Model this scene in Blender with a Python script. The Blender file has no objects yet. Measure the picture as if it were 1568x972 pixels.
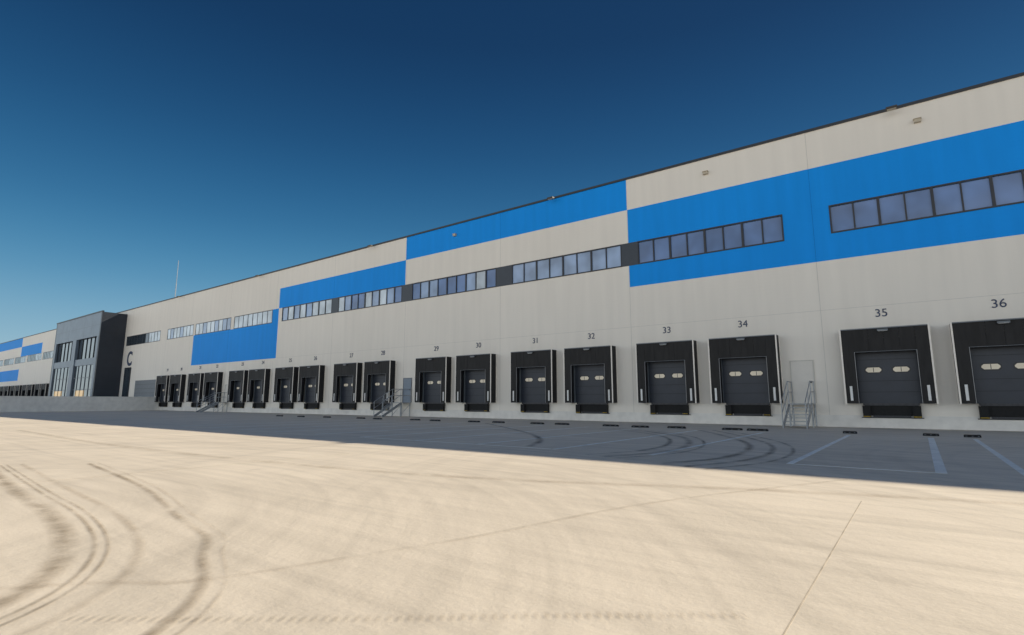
import bpy, math, random
from mathutils import Vector
random.seed(7)
R=math.radians
scene=bpy.context.scene
scene.view_settings.view_transform='Standard'
scene.view_settings.look='None'
scene.view_settings.exposure=0
COL=scene.collection

# ------------------------------------------------------------ materials
def newmat(name):
    m=bpy.data.materials.new(name); m.use_nodes=True
    nt=m.node_tree; b=nt.nodes['Principled BSDF']
    return m,nt,b
def N(nt,t,**k):
    n=nt.nodes.new(t)
    for a,v in k.items(): setattr(n,a,v)
    return n
def mat(name,col,rough=.6,metal=0.,var=.08,scale=3.,bump=0.,bscale=40.,spec=.5,stretch=(1,1,1),var2=0.,scale2=.3):
    m,nt,b=newmat(name)
    tc=N(nt,'ShaderNodeTexCoord'); mp=N(nt,'ShaderNodeMapping'); mp.inputs['Scale'].default_value=stretch
    nt.links.new(tc.outputs['Object'],mp.inputs[0])
    no=N(nt,'ShaderNodeTexNoise'); no.inputs['Scale'].default_value=scale; no.inputs['Detail'].default_value=6
    nt.links.new(mp.outputs[0],no.inputs['Vector'])
    mr=N(nt,'ShaderNodeMapRange'); mr.inputs[1].default_value=.3; mr.inputs[2].default_value=.7
    mr.inputs[3].default_value=1-var; mr.inputs[4].default_value=1+var
    nt.links.new(no.outputs[0],mr.inputs[0])
    vm=N(nt,'ShaderNodeVectorMath',operation='SCALE'); vm.inputs[0].default_value=col[:3]
    nt.links.new(mr.outputs[0],vm.inputs['Scale'])
    last=vm.outputs[0]
    if var2:
        n2=N(nt,'ShaderNodeTexNoise'); n2.inputs['Scale'].default_value=scale2; n2.inputs['Detail'].default_value=3
        nt.links.new(tc.outputs['Object'],n2.inputs['Vector'])
        m2=N(nt,'ShaderNodeMapRange'); m2.inputs[1].default_value=.3; m2.inputs[2].default_value=.7
        m2.inputs[3].default_value=1-var2; m2.inputs[4].default_value=1+var2
        nt.links.new(n2.outputs[0],m2.inputs[0])
        v2=N(nt,'ShaderNodeVectorMath',operation='SCALE'); nt.links.new(last,v2.inputs[0]); nt.links.new(m2.outputs[0],v2.inputs['Scale'])
        last=v2.outputs[0]
    nt.links.new(last,b.inputs['Base Color'])
    b.inputs['Roughness'].default_value=rough; b.inputs['Metallic'].default_value=metal
    b.inputs['Specular IOR Level'].default_value=spec
    if bump:
        bn=N(nt,'ShaderNodeTexNoise'); bn.inputs['Scale'].default_value=bscale; bn.inputs['Detail'].default_value=5
        nt.links.new(tc.outputs['Object'],bn.inputs['Vector'])
        bp=N(nt,'ShaderNodeBump'); bp.inputs['Strength'].default_value=bump; bp.inputs['Distance'].default_value=.02
        nt.links.new(bn.outputs[0],bp.inputs['Height']); nt.links.new(bp.outputs[0],b.inputs['Normal'])
    return m
def wallmat(name,col,var=.03,spec=.3):
    m=mat(name,col,rough=.55,var=var,scale=1.2,stretch=(1.6,1.6,.12),var2=var*.9,scale2=.12,spec=spec)
    nt=m.node_tree; b=nt.nodes['Principled BSDF']
    tc=N(nt,'ShaderNodeTexCoord'); w=N(nt,'ShaderNodeTexWave',wave_type='BANDS',bands_direction='Z')
    w.inputs['Scale'].default_value=1.6; w.inputs['Distortion'].default_value=0
    nt.links.new(tc.outputs['Object'],w.inputs['Vector'])
    bp=N(nt,'ShaderNodeBump'); bp.inputs['Strength'].default_value=.12; bp.inputs['Distance'].default_value=.01
    nt.links.new(w.outputs['Fac'],bp.inputs['Height']); nt.links.new(bp.outputs[0],b.inputs['Normal'])
    return m
M_W=wallmat('white_wall_panel',(.87,.815,.725))
M_B=wallmat('blue_wall_panel',(.006,.31,.90),.04,.15)
M_PL=mat('concrete_plinth',(.82,.79,.73),rough=.8,var=.08,scale=2,var2=.06,bump=.2)
M_TR=mat('dark_roof_trim',(.03,.033,.04),rough=.45)
M_FR=mat('anthracite_window_frame',(.018,.021,.027),rough=.4)
M_DP=mat('dark_infill_panel',(.03,.04,.055),rough=.4)
M_JT=mat('panel_joint_seal',(.64,.61,.55),rough=.8)
M_JBL=mat('panel_joint_seal_blue',(.008,.22,.68),rough=.8,spec=.15)
M_JB=mat('panel_joint_seal_dark',(.50,.48,.44),rough=.8)
M_ROOF=mat('roof_membrane',(.35,.35,.35),rough=.8)
M_BLK=mat('black_rubber_curtain',(.017,.016,.016),rough=.62,var=.3,scale=2,stretch=(3,3,.6),bump=.2,bscale=5,spec=.35)
M_BLK2=mat('black_shelter_side',(.012,.012,.014),rough=.6,var=.2,spec=.3)
M_ALU=mat('aluminium_profile',(.84,.78,.70),rough=.4,metal=.1,var=.05)
M_EDG=mat('grey_curtain_edge',(.30,.30,.30),rough=.5,var=.1)
M_DOOR=mat('slate_sectional_door',(.030,.037,.052),rough=.45,var=.12,scale=1.5)
M_DJ=mat('door_section_joint',(.015,.018,.024),rough=.6)
M_RUB=mat('rubber_bumper',(.012,.012,.012),rough=.85,var=.2,scale=9)
M_LIP=mat('leveller_lip_steel',(.06,.06,.065),rough=.6,metal=.2,var=.3,scale=6)
M_YEL=mat('yellow_marking',(.55,.36,.03),rough=.6,var=.25,scale=12)
M_WHT=mat('white_marker',(.8,.79,.76),rough=.5,var=.05)
M_STL=mat('galvanised_steel',(.36,.38,.40),rough=.42,metal=.55,var=.18,scale=12)
M_GRY=mat('grey_gate',(.16,.18,.20),rough=.5,var=.06)
M_PD=mat('pale_service_door',(.75,.71,.64),rough=.5,var=.03)
M_BD=mat('bluegrey_service_door',(.22,.27,.33),rough=.5,var=.05)
M_NUM=mat('number_paint',(.045,.065,.12),rough=.6)
M_OFD=mat('anthracite_cladding',(.022,.028,.040),rough=.42,var=.1,scale=1)
M_OFS=mat('silver_blue_cladding',(.16,.20,.25),rough=.38,metal=.2,var=.1,scale=.8)
M_LIN=mat('road_paint_white',(.92,.92,.88),rough=.7,var=.12,scale=5,var2=.1,scale2=2)
M_LMP=mat('beige_lamp_housing',(.55,.48,.36),rough=.5)
M_BRN=mat('floodlight_housing',(.05,.04,.03),rough=.5)
def glassmat(name,col,rough,base=.9):
    m,nt,b=newmat(name)
    tc=N(nt,'ShaderNodeTexCoord'); sc=N(nt,'ShaderNodeVectorMath',operation='SCALE'); sc.inputs['Scale'].default_value=.9
    nt.links.new(tc.outputs['Object'],sc.inputs[0])
    no=N(nt,'ShaderNodeTexNoise'); no.inputs['Scale'].default_value=.6
    nt.links.new(sc.outputs[0],no.inputs['Vector'])
    cr=N(nt,'ShaderNodeValToRGB'); cr.color_ramp.elements[0].position=.35; cr.color_ramp.elements[1].position=.65
    cr.color_ramp.elements[0].color=tuple(c*.7 for c in col)+(1,); cr.color_ramp.elements[1].color=tuple(min(1,c*1.25) for c in col)+(1,)
    nt.links.new(no.outputs[0],cr.inputs[0]); nt.links.new(cr.outputs[0],b.inputs['Base Color'])
    b.inputs['Roughness'].default_value=rough; b.inputs['IOR'].default_value=1.55
    b.inputs['Specular IOR Level'].default_value=base
    b.inputs['Coat Weight'].default_value=.3; b.inputs['Coat Roughness'].default_value=.03
    bn=N(nt,'ShaderNodeTexNoise'); bn.inputs['Scale'].default_value=.8
    nt.links.new(tc.outputs['Object'],bn.inputs['Vector'])
    bp=N(nt,'ShaderNodeBump'); bp.inputs['Strength'].default_value=.08; bp.inputs['Distance'].default_value=.05
    nt.links.new(bn.outputs[0],bp.inputs['Height']); nt.links.new(bp.outputs[0],b.inputs['Normal'])
    return m
M_GL=glassmat('window_glass_blue',(.10,.19,.40),.06,.5)
M_GL3=glassmat('window_glass_pale_reflection',(.52,.60,.66),.08)  # paler panes further left: grazing reflection put into the base colour
M_GLM=glassmat('window_glass_mid',(.26,.37,.56),.08,.6)
M_GL2=glassmat('curtain_wall_glass',(.03,.045,.06),.05,base=.8)
m,nt,b=newmat('door_vision_panel'); b.inputs['Base Color'].default_value=(.72,.64,.50,1); b.inputs['Roughness'].default_value=.3
b.inputs['Emission Color'].default_value=(1,.88,.68,1); b.inputs['Emission Strength'].default_value=.08; M_VP=m  # panels are unlit; faint glow added so they stay pale in the recess
m,nt,b=newmat('lit_lobby_glass'); b.inputs['Base Color'].default_value=(.5,.35,.15,1); b.inputs['Roughness'].default_value=.2
b.inputs['Emission Color'].default_value=(1,.62,.25,1); b.inputs['Emission Strength'].default_value=.35; M_LOB=m

# ------------------------------------------------------------ mesh builder
class MB:
    def __init__(s): s.v=[];s.f=[];s.m=[];s.mats=[]
    def mi(s,m):
        if m not in s.mats: s.mats.append(m)
        return s.mats.index(m)
    def quad(s,a,b,c,d,m):
        i=len(s.v); s.v+= [a,b,c,d]; s.f.append((i,i+1,i+2,i+3)); s.m.append(s.mi(m))
    def box(s,x0,x1,y0,y1,z0,z1,m):
        if x0>x1:x0,x1=x1,x0
        if y0>y1:y0,y1=y1,y0
        if z0>z1:z0,z1=z1,z0
        i=len(s.v)
        s.v+=[(x0,y0,z0),(x1,y0,z0),(x1,y1,z0),(x0,y1,z0),(x0,y0,z1),(x1,y0,z1),(x1,y1,z1),(x0,y1,z1)]
        for f in [(0,3,2,1),(4,5,6,7),(0,1,5,4),(1,2,6,5),(2,3,7,6),(3,0,4,7)]:
            s.f.append(tuple(i+k for k in f)); s.m.append(s.mi(m))
    def tube(s,p,q,r,m,n=8):
        p=Vector(p);q=Vector(q);d=(q-p).normalized()
        u=d.cross(Vector((0,0,1)) if abs(d.z)<.9 else Vector((1,0,0))).normalized(); w=d.cross(u)
        i=len(s.v)
        for e in (p,q):
            for k in range(n):
                t=2*math.pi*k/n; s.v.append(tuple(e+u*r*math.cos(t)+w*r*math.sin(t)))
        for k in range(n):
            s.f.append((i+k,i+(k+1)%n,i+n+(k+1)%n,i+n+k)); s.m.append(s.mi(m))
        s.f.append(tuple(i+k for k in range(n-1,-1,-1))); s.m.append(s.mi(m))
        s.f.append(tuple(i+n+k for k in range(n))); s.m.append(s.mi(m))
    def mesh(s,name):
        me=bpy.data.meshes.new(name); me.from_pydata(s.v,[],s.f)
        for m in s.mats: me.materials.append(m)
        me.polygons.foreach_set('material_index',s.m); me.update(); return me
    def obj(s,name,parent=None,loc=(0,0,0)):
        o=bpy.data.objects.new(name,s.mesh(name)); COL.objects.link(o); o.location=loc
        if parent: o.parent=parent
        return o
def empty(name,loc=(0,0,0)):
    o=bpy.data.objects.new(name,None); COL.objects.link(o); o.location=loc; o.empty_display_size=.5; return o
def text(name,s,size,loc,parent,m):
    c=bpy.data.curves.new(name,'FONT'); c.body=s; c.size=size; c.extrude=.012; c.align_x='CENTER'; c.align_y='CENTER'
    c.materials.append(m)
    o=bpy.data.objects.new(name,c); COL.objects.link(o); o.location=loc; o.rotation_euler=(R(90),0,0)
    if parent: o.parent=parent
    return o

# ------------------------------------------------------------ warehouse
ROOF=15.05; XL=-240.; XR=70.; DEP=90.; TT=.13
bld=empty('warehouse_building')
wins=[(-2.75,5.35),(7.2,15.3),(17.2,25.3),(-12.9,-4.85),(-22.45,-13.95),(-32.75,-23.85),(-42.75,-33.95),(-52.3,-43.7),
      (-62.4,-54.2),(-72.2,-63.15),(-80.6,-72.8),(-95.2,-82.9)]
wins+=[(-151+0,-140.5),(-161.5,-152.5),(-171.5,-162.5),(-181.5,-172.5),(-191.5,-182.5),(-139.5,-131)]
WZ0,WZ1=9.38,10.82
darkp=[(-13.95,-12.9),(-23.85,-22.45),(-33.95,-32.75),(-43.7,-42.75)]
def zone(x,z):
    if x>-13.5 and x<46.5: return M_B if 8.05<z<12.95 else M_W
    if -33.6<x<=-13.5: return M_B if z>12.95 else M_W
    if -53.0<x<=-33.6: return M_B if 10.82<z<12.95 else M_W
    if -72.6<x<=-53.0: return M_B if 5.6<z<WZ1 and (z<WZ0 or x>-54.2) else M_W
    if -157<x<=-141: return M_B if WZ1<z<12.95 else M_W
    if x<=-157: return M_B if (z>12.95 or 5.6<z<8.05) else M_W
    return M_W
xs={XL,XR,-13.5,-33.6,-53.0,-54.2,-72.6,-141.,-157.,46.5}
for w in wins+darkp: xs.update(w)
k=-233.5
while k<XR: xs.add(k); k+=10
xs=sorted(xs); zs=[.55,5.6,8.05,WZ0,WZ1,12.95,ROOF-TT]
w=MB()
for i in range(len(xs)-1):
    xa,xb=xs[i],xs[i+1]; xm=(xa+xb)/2
    if xb-xa<1e-4: continue
    for j in range(len(zs)-1):
        za,zb=zs[j],zs[j+1]; zm=(za+zb)/2
        if za==WZ0 and (any(a<xm<c for a,c in wins) or any(a<xm<c for a,c in darkp)): continue
        w.quad((xa,0,za),(xb,0,za),(xb,0,zb),(xa,0,zb),zone(xm,zm))
w.quad((XR,0,0),(XR,DEP,0),(XR,DEP,ROOF-TT),(XR,0,ROOF-TT),M_W)
w.quad((XL,DEP,0),(XL,0,0),(XL,0,ROOF-TT),(XL,DEP,ROOF-TT),M_W)
w.quad((XR,DEP,0),(XL,DEP,0),(XL,DEP,ROOF-TT),(XR,DEP,ROOF-TT),M_W)
w.obj('wall_panels',bld)
p=MB(); p.box(XL,XR,-.04,.05,-.2,.55,M_PL); p.obj('plinth',bld)
r=MB(); r.quad((XL,.1,ROOF-.3),(XR,.1,ROOF-.3),(XR,DEP,ROOF-.3),(XL,DEP,ROOF-.3),M_ROOF)
r.box(XL-.1,XR+.1,-.07,.35,ROOF-TT,ROOF,M_TR); r.box(XL-.1,XR+.1,DEP-.3,DEP+.07,ROOF-TT,ROOF,M_TR)
r.box(XL-.1,XL+.3,.35,DEP-.3,ROOF-TT,ROOF,M_TR); r.box(XR-.3,XR+.1,.35,DEP-.3,ROOF-TT,ROOF,M_TR)
r.obj('roof_and_parapet_trim',bld)
jt=MB(); k=-233.5
docks=[(37,9.1),(38,13.3),(36,3.02),(35,-1.06),(34,-7.15),(33,-11.3),(32,-16.2),(31,-20.45),(30,-25.5),(29,-29.8),(28,-36.1),(27,-40.4),(26,-45.9),(25,-50.2),(24,-55.4),(23,-59.7),(22,-65.6),(21,-69.9),(20,-75.2),(19,-79.4)]
def free(x): return all(abs(x-c)>1.8 for _,c in docks)
while k<XR:
    for za,zb in ((.55,5.59),(5.61,8.04),(8.06,WZ0-.01),(WZ0+.01,WZ1-.01),(WZ1+.01,12.94),(12.96,ROOF-.15)):
        if za>WZ0 and zb<WZ1 and (any(a<=k<=c for a,c in wins+darkp)): continue
        if za==.55 and not free(k): za=4.6
        mj=M_JBL if zone(k+.05,(za+zb)/2)==M_B and zone(k-.05,(za+zb)/2)==M_B else M_JT
        jt.box(k-.012,k+.012,-.004,.01,za,zb,mj)
    k+=10
for z in (5.6,): jt.box(-52.9,XR-.1,-.003,.01,z-.008,z+.008,M_JT)
jt.obj('panel_joints',bld)
fr=MB(); gl=MB()
for a,c in wins:
    n=max(1,round((c-a)/1.03)); e=.07; far=c<-50
    py=-.012 if far else -.03
    fr.box(a,c,py-.003,.14,WZ0,WZ0+e,M_FR); fr.box(a,c,py-.003,.14,WZ1-e,WZ1,M_FR)
    for i in range(n+1):
        x=a+(c-a)*i/n; hw=.07 if i in(0,n) else (.055 if i%2==0 else .032)
        if far and 0<i<n: hw*=.6
        x0,x1=(x,x+hw) if i==0 else ((x-hw,x) if i==n else (x-hw,x+hw))
        fr.box(x0,x1,py,.137,WZ0+e,WZ1-e,M_FR)
    for i in range(n):
        x0=a+(c-a)*i/n; x1=a+(c-a)*(i+1)/n; t=random.uniform(-.005,.005)
        if a<-90: gm=M_GL2 if i<n*.55 else M_GL3
        elif a<-50: gm=random.choice([M_GL3,M_GL3,M_GLM])
        elif a<-20: gm=random.choice([M_GLM,M_GLM,M_GL,M_GL3]) if a<-30 else M_GLM
        else: gm=M_GL
        yg=.015 if far else (.03 if a<-20 else .05)
        gl.quad((x0,yg+t,WZ0),(x1,yg-t,WZ0),(x1,yg-t,WZ1),(x0,yg+t,WZ1),gm)
for a,c in darkp:
    fr.box(a+.002,c-.002,-.02,.1,WZ0+.002,WZ1-.002,M_DP)
fr.obj('window_frames',bld); gl.obj('window_glass',bld)
fx=MB()
for x in (.2,-18.8,-37.8,-57,-77,19.2,38):
    fx.tube((x,-.07,14.98),(x,-.42,14.86),.025,M_BRN)
    fx.box(x-.22,x+.22,-.62,-.34,14.76,14.86,M_BRN); fx.box(x-.18,x+.18,-.58,-.38,14.745,14.757,M_LMP)
for x in (1.1,-8.6,-28,20.5):
    fx.box(x-.13,x+.13,-.16,0,13.98,14.12,M_LMP); fx.box(x-.16,x+.16,-.2,0,14.122,14.15,M_LMP)
fx.obj('wall_lamps',bld)
sd=MB()
def door(x0,x1,z0,z1,m,fm,y=0):
    sd.box(x0-.05,x0,-.05+y,y,z0,z1+.05,fm); sd.box(x1,x1+.05,-.05+y,y,z0,z1+.05,fm); sd.box(x0,x1,-.05+y,y,z1,z1+.05,fm)
    sd.box(x0,x1,-.03+y,y,z0,z1,m); sd.box(x1-.16,x1-.08,-.07+y,-.03+y,z0+.98,z0+1.06,M_FR)
door(-5.0,-4.05,1.1,3.15,M_PD,M_JT)
door(-33.4,-32.5,1.1,3.0,M_BD,M_GRY)
door(-63.2,-62.2,1.1,3.0,M_PD,M_JB)
sd.box(-90,-82.4,-.05,0,1.15,4.1,M_GRY)
for z in (1.7,2.3,2.9,3.5): sd.box(-89.9,-82.5,-.056,-.05,z,z+.03,M_FR)
sd.box(-94.6,-92.2,-.08,0,1.15,6.1,M_FR)
sd.box(-94.4,-93.45,-.1,-.08,1.3,5.9,M_GL2); sd.box(-93.35,-92.4,-.1,-.08,1.3,5.9,M_GL2)
sd.obj('service_doors_and_gate',bld)
cs=text('letter_c_sign','C',2.9,(-93.2,-.03,7.3),bld,M_NUM); cs.data.offset=.07
rod=MB(); rod.tube((0,0,0),(0,0,3.),.06,M_STL); rod.tube((0,0,3.),(0,0,6.2),.04,M_STL)
rod.box(-.3,.3,-.3,.3,-.0,.12,M_PL)
rod.obj('lightning_rod',None,(-82.5,1.2,ROOF-.3))

# ------------------------------------------------------------ loading docks
d=MB(); Wd=1.68; H=3.4; P=.62; op=1.16; ot=2.32
d.box(-Wd,-Wd+.05,-P,0,0,H,M_BLK2); d.box(Wd-.05,Wd,-P,0,0,H,M_BLK2); d.box(-Wd+.05,Wd-.05,-P,0,H-.05,H,M_BLK2)
d.box(-Wd+.05,-op,-P+.02,-P+.06,.0,H-.05,M_BLK); d.box(op,Wd-.05,-P+.02,-P+.06,.0,H-.05,M_BLK)
for i in range(4):
    x0=-op+2*op*i/4; x1=x0+2*op/4
    y=-P+.03+(.006 if i%2 else 0)
    d.box(x0,x1-.006,y,y+.03,ot,H-.05,M_BLK)
d.box(-op,-op+.03,-P+.05,-.35,.0,ot-.01,M_BLK2); d.box(op-.03,op,-P+.05,-.35,.0,ot-.01,M_BLK2)
d.box(-op-.01,-op+.012,-P+.008,-P+.02,.0,ot,M_EDG); d.box(op-.012,op+.01,-P+.008,-P+.02,0,ot,M_EDG)
d.box(-op-.01,op+.01,-P+.012,-P+.028,ot+.001,ot+.018,M_GRY)
d.box(-1.27,-1.16,-.14,-.10,0,2.9,M_GRY); d.box(1.16,1.27,-.14,-.10,0,2.9,M_GRY)
d.box(-Wd-.012,-Wd+.05,-P-.02,-P+.018,-.02,H+.01,M_ALU); d.box(Wd-.05,Wd+.012,-P-.02,-P+.018,-.02,H+.01,M_ALU)
d.box(-Wd+.05,Wd-.05,-P-.015,-P+.018,H-.035,H+.01,M_GRY)
d.box(-Wd-.014,-Wd-.001,-.07,0,0,H,M_ALU); d.box(Wd+.001,Wd+.014,-.07,0,0,H,M_ALU)
for s in(-1,1): d.box(s*1.42-.05,s*1.42+.05,-P,-P+.018,.12,.78,M_WHT)
d.box(-.2,.2,-P-.1,-P-.016,H-.16,H-.08,M_GRY); d.box(-.16,.16,-P-.09,-P-.03,H-.172,H-.161,M_WHT)
d.box(-1.16,1.16,-.05,-.01,.0,2.95,M_DOOR)
for z in (.5,1.0,1.98,2.46): d.box(-1.16,1.16,-.053,-.05,z,z+.022,M_DJ)
d.box(-1.36,-1.16,-.1,0,0,3.0,M_DP); d.box(1.16,1.36,-.1,0,0,3.0,M_DP)
for cx in (-.52,.52):
    def octa(hx,hz,y,m,t=.02):
        c=.08; pts=[(-hx+c,-hz),(hx-c,-hz),(hx,-hz+c),(hx,hz-c),(hx-c,hz),(-hx+c,hz),(-hx,hz-c),(-hx,-hz+c)]
        i=len(d.v); d.v+=[(cx+a,y,1.52+e) for a,e in pts]; d.f.append(tuple(range(i,i+8))); d.m.append(d.mi(m))
    octa(.35,.16,-.058,M_FR); octa(.30,.11,-.062,M_VP)
    d.box(cx-.012,cx+.012,-.068,-.0625,1.42,1.62,M_FR)
d.box(-1.05,1.05,-.16,-.045,-.10,.0,M_LIP)
d.box(-1.0,1.0,-.10,-.043,-.55,-.10,M_RUB)
d.box(-1.08,-.78,-.26,-.045,-.62,-.11,M_RUB); d.box(.78,1.08,-.26,-.045,-.62,-.11,M_RUB)
d.box(-.7,.7,-.14,-.101,-.62,-.55,M_FR)
for s in(-1,1): d.box(s*.93-.14,s*.93+.14,-.264,-.262,-.60,-.575,M_YEL)
d.box(-1.15,1.15,-.075,-.042,-.66,-.622,M_TR)
dm=d.mesh('loading_dock')
def addock(num,x,z=1.1):
    o=bpy.data.objects.new('loading_dock',dm); COL.objects.link(o); o.location=(x,0,z)
    if num: text('number_sign',str(num),.52,(0,-.012,4.13),o,M_NUM)
for num,x in docks: addock(num,x)
x=-124
for i in range(14):
    addock(None,x); x-= 4.2 if i%2==0 else 5.4

# ------------------------------------------------------------ stairs
s=MB(); hw=.5
s.box(-hw,hw,-1.15,-.05,1.04,1.09,M_STL)
n=6
for i in range(n):
    z=1.06-(i+1)*1.06/(n+1)+.0; y=-1.15-.27*(i+1)
    s.box(-hw+.04,hw-.04,y,y+.25,z-.03,z,M_STL)
yb=-1.15-.27*(n+.6)
for sx in (-hw,hw-.04):
    i0=len(s.v); zt,zb=1.09,.0
    prof=[(-1.15,zt),(-1.15,zt-.22),(yb+.15,0.),(yb,0.),(yb,.12)]
    for xx in (sx,sx+.04):
        for (yy,zz) in prof: s.v.append((xx,yy,zz))
    s.f.append((i0,i0+1,i0+2,i0+3,i0+4)); s.m.append(s.mi(M_STL)); s.f.append((i0+9,i0+8,i0+7,i0+6,i0+5)); s.m.append(s.mi(M_STL))
    for q in range(5): s.f.append((i0+q,i0+5+q,i0+5+(q+1)%5,i0+(q+1)%5)); s.m.append(s.mi(M_STL))
    x=sx+.02
    for hgt in (.55,1.05):
        s.tube((x,-.1,1.09+hgt),(x,-1.15,1.09+hgt),.022,M_STL); s.tube((x,-1.15,1.09+hgt),(x,yb,.1+hgt),.022,M_STL)
    for (yy,zz) in ((-.12,1.09),(-1.12,1.09),((-1.15+yb)/2,.6),(yb+.02,.1)):
        s.tube((x,yy,zz),(x,yy,zz+1.05),.022,M_STL)
    s.tube((x,-1.1,0),(x,-1.1,1.04),.035,M_STL); s.tube((x,-.15,0),(x,-.15,1.04),.035,M_STL)
    s.tube((x,-1.1,.1),(x,-.15,.95),.015,M_STL)
sm=s.mesh('steel_staircase')
for x in (-4.55,-32.95,-62.7):
    o=bpy.data.objects.new('steel_staircase',sm); COL.objects.link(o); o.location=(x,0,0)

# ------------------------------------------------------------ office block
ob=empty('office_building')
o=MB(); XA,XB,YF,ZT=-118.5,-96.,-3.2,14.35
o.box(XB-.4,XB,YF,-.01,1.0,ZT,M_OFD)
o.box(XA,XA+.4,YF,-.01,1.0,ZT,M_OFD)
o.box(XA+.4,XB-.4,YF+.6,-.01,ZT-.4,ZT-.2,M_ROOF)
o.box(XA+.4,XB-.4,YF,YF+.5,10.8,ZT,M_OFS)
o.box(XA-.05,XB+.05,YF-.06,YF+.2,ZT+.001,ZT+.18,M_TR)
mid=-107.2
o.box(mid-.9,mid+.9,YF-.1,YF+.5,1.0,10.8,M_OFS)
o.box(XB-1.2,XB-.4,YF-.02,YF+.5,1.0,10.8,M_OFS); o.box(XA+.4,XA+1.2,YF-.02,YF+.5,1.0,10.8,M_OFS)
for a,c in ((XA+1.2,mid-.9),(mid+.9,XB-1.2)):
    o.box(a,c,YF+.02,YF+.5,6.6,7.6,M_OFS)
    o.box(a,c,YF+.35,YF+.36,7.6,10.8,M_GL2)
    o.box(a,c,YF+.15,YF+.16,1.1,6.6,M_GL2)
    n=5
    for i in range(n+1):
        x=a+(c-a)*i/n
        o.box(x-.03,x+.03,YF+.26,YF+.345,7.6,10.8,M_FR); o.box(x-.03,x+.03,YF+.08,YF+.145,1.1,6.6,M_GRY)
    for z in (2.9,4.7): o.box(a,c,YF+.09,YF+.14,z,z+.06,M_GRY)
    o.box(a+1.5,c-3.5,YF+.13,YF+.144,1.3,2.8,M_LOB)
for z in (3.5,6.1,8.7,11.3): o.box(XB,XB+.004,YF+.05,-.05,z,z+.03,M_FR)
for y in (-2.2,-1.2): o.box(XB,XB+.004,y,y+.02,1.2,ZT-.1,M_FR)
for x in (-114.5,-111,-103.5,-100): o.box(x-.02,x+.02,YF-.004,YF,10.85,ZT-.05,M_GRY)
o.box(XA+.5,XB-.5,YF-.004,YF,12.5,12.54,M_GRY)
o.obj('facade_and_cladding',ob)

# ------------------------------------------------------------ raised terrace / retaining wall
t=MB(); t.box(-240,-81.3,-34,-.05,-.2,1.12,M_PL); t.box(-81.3,-81.0,-34,-.05,-.2,1.68,M_PL)
t.box(-81.36,-80.94,-34.03,-.05,1.683,1.76,M_PL)
t.obj('retaining_wall')

# ------------------------------------------------------------ ground
m,nt,b=newmat('concrete_yard'); 
tc=N(nt,'ShaderNodeTexCoord')
def noise(scale,detail=6,rot=0,st=(1,1,1),dist=0.,rough=.5,src=None):
    mp=N(nt,'ShaderNodeMapping'); mp.inputs['Scale'].default_value=st; mp.inputs['Rotation'].default_value=(0,0,rot)
    nt.links.new(src or tc.outputs['Object'],mp.inputs[0])
    n=N(nt,'ShaderNodeTexNoise'); n.inputs['Scale'].default_value=scale; n.inputs['Detail'].default_value=detail; n.inputs['Distortion'].default_value=dist
    n.inputs['Roughness'].default_value=rough
    nt.links.new(mp.outputs[0],n.inputs['Vector']); return n.outputs[0]
def rng(o,a,c,lo,hi):
    r=N(nt,'ShaderNodeMapRange'); r.inputs[1].default_value=a; r.inputs[2].default_value=c; r.inputs[3].default_value=lo; r.inputs[4].default_value=hi
    nt.links.new(o,r.inputs[0]); return r.outputs[0]
def mul(a,c):
    q=N(nt,'ShaderNodeMath',operation='MULTIPLY'); nt.links.new(a,q.inputs[0]); nt.links.new(c,q.inputs[1]); return q.outputs[0]
def polar(cx,cy):
    s=N(nt,'ShaderNodeVectorMath',operation='SUBTRACT'); s.inputs[1].default_value=(cx,cy,0); nt.links.new(tc.outputs['Object'],s.inputs[0])
    l=N(nt,'ShaderNodeVectorMath',operation='LENGTH'); nt.links.new(s.outputs[0],l.inputs[0])
    nn=N(nt,'ShaderNodeVectorMath',operation='NORMALIZE'); nt.links.new(s.outputs[0],nn.inputs[0])
    sp=N(nt,'ShaderNodeSeparateXYZ'); nt.links.new(nn.outputs[0],sp.inputs[0])
    cb=N(nt,'ShaderNodeCombineXYZ'); nt.links.new(l.outputs['Value'],cb.inputs[0]); nt.links.new(sp.outputs[0],cb.inputs[1]); nt.links.new(sp.outputs[1],cb.inputs[2])
    return cb.outputs[0]
big=rng(noise(.12,4,dist=1.),.3,.7,.94,1.04)
med=rng(noise(.9,7,dist=.6,rough=.6),.3,.7,.95,1.04)
stk=rng(noise(1.1,7,R(-42),(.12,2.4,1),.5,.62),.42,.74,1.02,.90)
stk3=rng(noise(1.6,6,R(-8),(.10,2.6,1),.4,.6),.45,.75,1.02,.90)
sw1=rng(noise(1.,7,0,(3.6,.9,.9),.25,.6,polar(-9.5,-31.5)),.46,.74,1.02,.88)
sw2=rng(noise(1.,5,0,(2.4,.7,.7),.2,.55,polar(8,-15)),.50,.76,1.01,.92)
fine=rng(noise(35,4,rough=.7),.3,.7,.95,1.04)
st=rng(noise(.7,7,dist=.4,rough=.7),.64,.76,1.,.80)
sy=N(nt,'ShaderNodeSeparateXYZ'); nt.links.new(tc.outputs['Object'],sy.inputs[0])
grime=rng(sy.outputs[1],-14.,-5.,1.,.88)     # traffic dirt builds up in the dock bays
f=mul(mul(mul(mul(big,med),mul(stk,sw1)),mul(fine,sw2)),mul(mul(st,stk3),grime))
cr=N(nt,'ShaderNodeVectorMath',operation='SCALE'); cr.inputs[0].default_value=(.82,.725,.60); nt.links.new(f,cr.inputs['Scale'])
nt.links.new(cr.outputs[0],b.inputs['Base Color']); b.inputs['Roughness'].default_value=.8; b.inputs['Specular IOR Level'].default_value=.25
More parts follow.
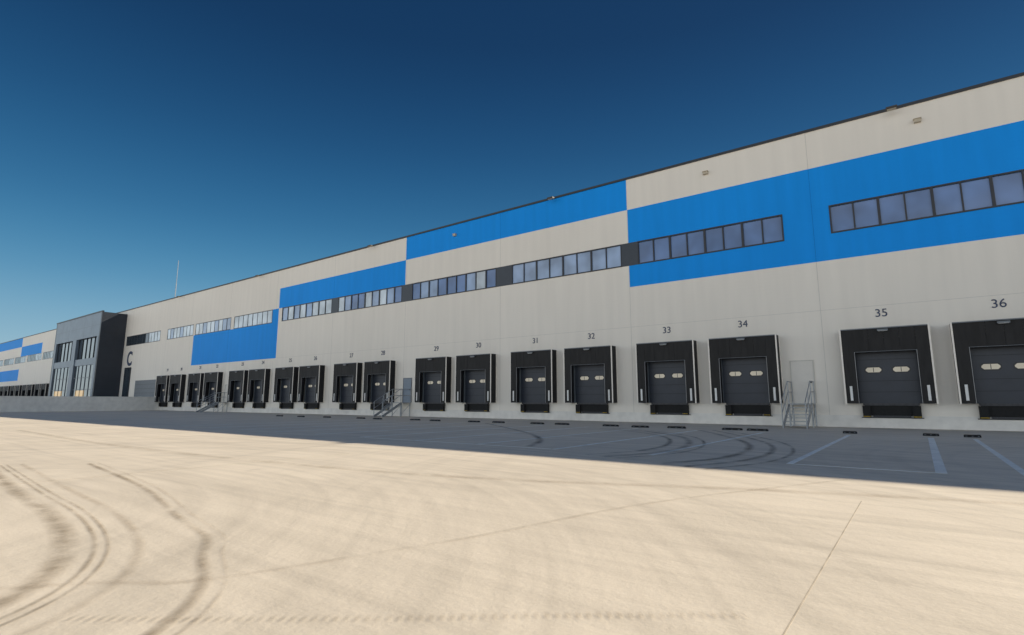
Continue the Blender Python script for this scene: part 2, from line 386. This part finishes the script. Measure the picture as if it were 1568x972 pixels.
bp=N(nt,'ShaderNodeBump'); bp.inputs['Strength'].default_value=.3; bp.inputs['Distance'].default_value=.02
nt.links.new(noise(14,6,rough=.65),bp.inputs['Height']); nt.links.new(bp.outputs[0],b.inputs['Normal'])
M_G=m
g=MB(); g.quad((-2500,-2500,0),(2500,-2500,0),(2500,2500,0),(-2500,2500,0),M_G); g.obj('ground')

l=MB()
def line(x,y0,y1,wd=.12): l.box(x-wd/2,x+wd/2,y0,y1,.001,.004,M_LIN)
for x,wd in ((1.3,.12),(.18,.16),(-2.13,.12),(-4.95,.12),(-7.5,.12),(-10.1,.1),(-12.6,.1),(-15.2,.1),(-17.8,.1),(-20.5,.1),(-23.2,.1),(-26,.1),(-29,.1),(4.9,.12),(7.4,.12)):
    line(x,-18.2,-7.2,wd)
l.box(-2.07,.10,-18.2,-18.16,.001,.004,M_LIN)
l.box(-15.0,-7.6,-18.2,-18.16,.001,.004,M_LIN)
l.obj('parking_markings')
ws=MB(); ws.box(-.5,.5,-.07,.07,0,.06,M_RUB); ws.box(-.47,.47,-.045,.045,.061,.085,M_RUB)
for q in(-.35,0,.35): ws.box(q-.05,q+.05,-.074,.074,.03,.05,M_GRY)
wm=ws.mesh('wheel_stop')
for x in (1.3,.2,-2.2,-5.4,-6.4,-8.8,-10.4,-12.0,-14.8,-16.3,-18.9,-20.6,-23.6,-25.6,-29,-31,-35,-38,-41,5.0):
    q=bpy.data.objects.new('wheel_stop',wm); COL.objects.link(q); q.location=(x,-6.1+random.uniform(-.2,.2),.004); q.scale=(.45,1,1) if x>-3 else (.8,1,1)

def tyremat(name,col,dens,tread=False):
    m,nt,b=newmat(name); nt.nodes.remove(b); out=nt.nodes['Material Output']
    d=N(nt,'ShaderNodeBsdfDiffuse'); d.inputs[0].default_value=col+(1,); tr=N(nt,'ShaderNodeBsdfTransparent'); mx=N(nt,'ShaderNodeMixShader')
    uv=N(nt,'ShaderNodeUVMap'); sp=N(nt,'ShaderNodeSeparateXYZ'); nt.links.new(uv.outputs[0],sp.inputs[0])
    a=N(nt,'ShaderNodeMath',operation='PINGPONG'); a.inputs[1].default_value=.5; nt.links.new(sp.outputs[1],a.inputs[0])
    e=N(nt,'ShaderNodeMapRange'); e.inputs[1].default_value=0; e.inputs[2].default_value=.45; e.inputs[3].default_value=0; e.inputs[4].default_value=1
    nt.links.new(a.outputs[0],e.inputs[0])
    tc=N(nt,'ShaderNodeTexCoord'); no=N(nt,'ShaderNodeTexNoise'); no.inputs['Scale'].default_value=1.3; no.inputs['Detail'].default_value=9; no.inputs['Roughness'].default_value=.75
    nt.links.new(tc.outputs['Object'],no.inputs['Vector'])
    r=N(nt,'ShaderNodeMapRange'); r.inputs[1].default_value=.35; r.inputs[2].default_value=.72; r.inputs[3].default_value=0; r.inputs[4].default_value=dens
    nt.links.new(no.outputs[0],r.inputs[0])
    q=N(nt,'ShaderNodeMath',operation='MULTIPLY'); nt.links.new(e.outputs[0],q.inputs[0]); nt.links.new(r.outputs[0],q.inputs[1]); last=q.outputs[0]
    if tread:
        s1=N(nt,'ShaderNodeMath',operation='MULTIPLY'); s1.inputs[1].default_value=2*math.pi*17; nt.links.new(sp.outputs[0],s1.inputs[0])
        s2=N(nt,'ShaderNodeMath',operation='SINE'); nt.links.new(s1.outputs[0],s2.inputs[0])
        s3=N(nt,'ShaderNodeMapRange'); s3.inputs[1].default_value=-.6; s3.inputs[2].default_value=.6; nt.links.new(s2.outputs[0],s3.inputs[0])
        s4=N(nt,'ShaderNodeMath',operation='MULTIPLY'); nt.links.new(last,s4.inputs[0]); nt.links.new(s3.outputs[0],s4.inputs[1]); last=s4.outputs[0]
    nt.links.new(last,mx.inputs[0]); nt.links.new(tr.outputs[0],mx.inputs[1]); nt.links.new(d.outputs[0],mx.inputs[2]); nt.links.new(mx.outputs[0],out.inputs[0])
    return m
M_T1=tyremat('tyre_dust_mark',(.34,.28,.21),.75); M_T2=tyremat('tyre_rubber_mark',(.08,.08,.08),.75); M_T3=tyremat('tyre_tread_mark',(.42,.36,.28),.5,True)
M_T4=tyremat('faint_tyre_dust_mark',(.42,.35,.27),.38)
def catmull(P,n=14):
    P=[Vector(p) for p in P]; P=[P[0]*2-P[1]]+P+[P[-1]*2-P[-2]]; o=[]
    for i in range(1,len(P)-2):
        for k in range(n):
            t=k/n; o.append(.5*((2*P[i])+(P[i+1]-P[i-1])*t+(2*P[i-1]-5*P[i]+4*P[i+1]-P[i+2])*t*t+(3*P[i]-P[i-1]-3*P[i+1]+P[i+2])*t**3))
    o.append(P[-2]); return o
zr=[.006]
tm=[]; 
def ribbon(pts,wd,m,off=0):
    c=catmull(pts); vs=[];us=[];L=0
    z=zr[0]; zr[0]+=.0006
    for i,q in enumerate(c):
        tdir=(c[min(i+1,len(c)-1)]-c[max(i-1,0)]).normalized(); nn=Vector((-tdir.y,tdir.x))
        if i: L+=(c[i]-c[i-1]).length
        q=q+nn*off
        vs+= [(q.x-nn.x*wd/2,q.y-nn.y*wd/2,z),(q.x+nn.x*wd/2,q.y+nn.y*wd/2,z)]; us+=[(L,0),(L,1)]
    tm.append((vs,us,m))
A1=[(-14,-27.6),(-9.5,-28.0),(-7.5,-28.15),(-6,-28.4),(-5,-28.75),(-4.4,-29.2),(-4.0,-29.9)]
ribbon(A1,.24,M_T1); ribbon(A1,.06,M_T1,.2); ribbon(A1,.05,M_T1,.29); ribbon(A1,.12,M_T4,.5)
A2=[(-13,-26.3),(-9,-26.8),(-6.4,-27.36),(-5.2,-27.6),(-4.65,-27.87),(-3.9,-28.2),(-3.37,-28.63),(-3,-29.2)]
ribbon(A2,.12,M_T1); ribbon(A2,.05,M_T4,.14)
ribbon([(-5.2,-29.4),(-4.5,-28.6),(-4.02,-28.19),(-3.6,-27.1),(-3.27,-26.07),(-2.6,-23.5),(-1,-20)],.10,M_T4)
ribbon([(-3.9,-28.9),(-3.32,-28.48),(-2.5,-27.85),(-1.7,-27.2),(-.9,-26.6)],.12,M_T3)
ribbon([(-30,-24),(-20,-24.4),(-12,-24.2),(-6,-23.4),(-1,-21.6),(6,-20)],.35,M_T4)
S1=[(-7.5,-7),(-6,-9.5),(-4.2,-13),(-3.5,-15.7),(-3.5,-18),(-4.1,-19.7)]
ribbon(S1,.28,M_T2); ribbon(S1,.22,M_T2,.55); ribbon(S1,.14,M_T2,1.0)
S2=[(-11,-8),(-8.6,-9.5),(-6.4,-12),(-5.2,-15),(-5.0,-17.4),(-5.6,-19.2)]
ribbon(S2,.3,M_T2); ribbon(S2,.22,M_T2,-.55); ribbon(S2,.14,M_T2,.4)
ribbon([(-19,-7),(-16,-9.5),(-12,-13),(-9.6,-15.7),(-8.4,-18)],.3,M_T2)
V=[];F=[];U=[];MI=[];mats=[M_T1,M_T2,M_T3,M_T4]
for vs,us,m in tm:
    i0=len(V); V+=vs
    for i in range(0,len(vs)-2,2):
        F.append((i0+i,i0+i+2,i0+i+3,i0+i+1)); U+=[us[i],us[i+2],us[i+3],us[i+1]]; MI.append(mats.index(m))
me=bpy.data.meshes.new('tyre_marks'); me.from_pydata(V,[],F); uvl=me.uv_layers.new(name='UVMap')
for i,u in enumerate(U): uvl.data[i].uv=u
for m in mats: me.materials.append(m)
me.polygons.foreach_set('material_index',MI); COL.objects.link(bpy.data.objects.new('tyre_marks',me))
sj=MB(); M_SJ=mat('slab_joint',(.50,.43,.34),rough=.9,var=.3,scale=4)
for x in (-.68,-10.7,-20.7,-30.7): sj.box(x-.004,x+.004,-60,-22,.0,.002,M_SJ)
sj.obj('slab_joints')

# ------------------------------------------------------------ light & sky
AZ=R(35); EL=math.atan(15.05/19.9*math.cos(AZ))
S=Vector((math.sin(AZ)*math.cos(EL),math.cos(AZ)*math.cos(EL),math.sin(EL)))
sl=bpy.data.lights.new('sun','SUN'); sl.energy=5; sl.angle=R(.5); sl.color=(1,.895,.72)
so=bpy.data.objects.new('sun',sl); COL.objects.link(so); so.rotation_euler=S.to_track_quat('Z','Y').to_euler(); so.location=(0,0,60)
wd=bpy.data.worlds.new('World'); scene.world=wd; wd.use_nodes=True; nt=wd.node_tree
bg=nt.nodes['Background']; sk=N(nt,'ShaderNodeTexSky',sky_type='NISHITA'); sk.sun_disc=False; sk.sun_elevation=EL; sk.sun_rotation=AZ
sk.altitude=1500; sk.air_density=1.0; sk.dust_density=.2; sk.ozone_density=4.
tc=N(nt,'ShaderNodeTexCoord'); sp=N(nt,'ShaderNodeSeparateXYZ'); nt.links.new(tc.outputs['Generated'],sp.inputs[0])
cr=N(nt,'ShaderNodeValToRGB'); cr.color_ramp.interpolation='B_SPLINE'
stops=[(0,(4.2,5.5,6.0)),(.09,(2.6,4.6,5.8)),(.19,(.80,2.8,4.7)),(.30,(.26,1.5,3.2)),(.43,(.10,.75,1.95)),(.58,(.035,.32,1.0)),(1,(.03,.22,.7))]
el=cr.color_ramp.elements
while len(el)<len(stops): el.new(.5)
for e,(p_,c_) in zip(el,stops): e.position=p_; e.color=tuple(v/6 for v in c_)+(1,)
nt.links.new(sp.outputs[2],cr.inputs[0])
sc=N(nt,'ShaderNodeVectorMath',operation='SCALE'); sc.inputs['Scale'].default_value=6; nt.links.new(cr.outputs[0],sc.inputs[0])
mx=N(nt,'ShaderNodeMix',data_type='RGBA'); mx.inputs['Factor'].default_value=.93
nt.links.new(sk.outputs[0],mx.inputs['A']); nt.links.new(sc.outputs[0],mx.inputs['B'])
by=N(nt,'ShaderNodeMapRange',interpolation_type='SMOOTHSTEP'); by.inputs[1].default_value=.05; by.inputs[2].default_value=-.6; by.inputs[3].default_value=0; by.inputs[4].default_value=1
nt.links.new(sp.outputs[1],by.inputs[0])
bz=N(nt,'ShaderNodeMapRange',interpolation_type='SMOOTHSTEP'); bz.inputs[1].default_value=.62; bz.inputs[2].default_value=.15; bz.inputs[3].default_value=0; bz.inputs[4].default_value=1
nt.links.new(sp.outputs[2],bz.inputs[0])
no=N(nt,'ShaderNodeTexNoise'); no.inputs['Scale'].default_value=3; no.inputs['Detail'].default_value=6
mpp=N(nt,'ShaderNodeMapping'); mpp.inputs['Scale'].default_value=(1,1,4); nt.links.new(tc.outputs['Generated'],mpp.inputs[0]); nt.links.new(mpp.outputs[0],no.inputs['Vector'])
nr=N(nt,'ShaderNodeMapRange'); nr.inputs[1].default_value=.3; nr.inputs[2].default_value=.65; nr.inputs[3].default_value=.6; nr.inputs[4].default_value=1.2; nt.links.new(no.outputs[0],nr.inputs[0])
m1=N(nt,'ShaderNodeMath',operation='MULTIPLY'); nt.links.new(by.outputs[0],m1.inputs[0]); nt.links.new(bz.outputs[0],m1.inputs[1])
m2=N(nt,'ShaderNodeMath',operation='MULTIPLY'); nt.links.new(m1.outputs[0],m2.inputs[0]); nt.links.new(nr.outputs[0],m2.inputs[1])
hz=N(nt,'ShaderNodeVectorMath',operation='SCALE'); hz.inputs[0].default_value=(11.6,11.0,10.2); nt.links.new(m2.outputs[0],hz.inputs['Scale'])  # unseen bright haze behind the camera, added to light the shaded facade
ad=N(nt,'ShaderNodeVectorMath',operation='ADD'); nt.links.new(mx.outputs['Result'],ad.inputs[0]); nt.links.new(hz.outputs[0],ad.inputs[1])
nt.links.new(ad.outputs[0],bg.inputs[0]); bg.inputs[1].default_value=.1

# ------------------------------------------------------------ camera
c=bpy.data.cameras.new('camera'); c.sensor_width=36; c.lens=18.94; c.clip_end=6000
co=bpy.data.objects.new('camera',c); COL.objects.link(co); co.location=(0,-30,1.2)
co.rotation_euler=(R(90+8.82),0,R(36.8)); scene.camera=co
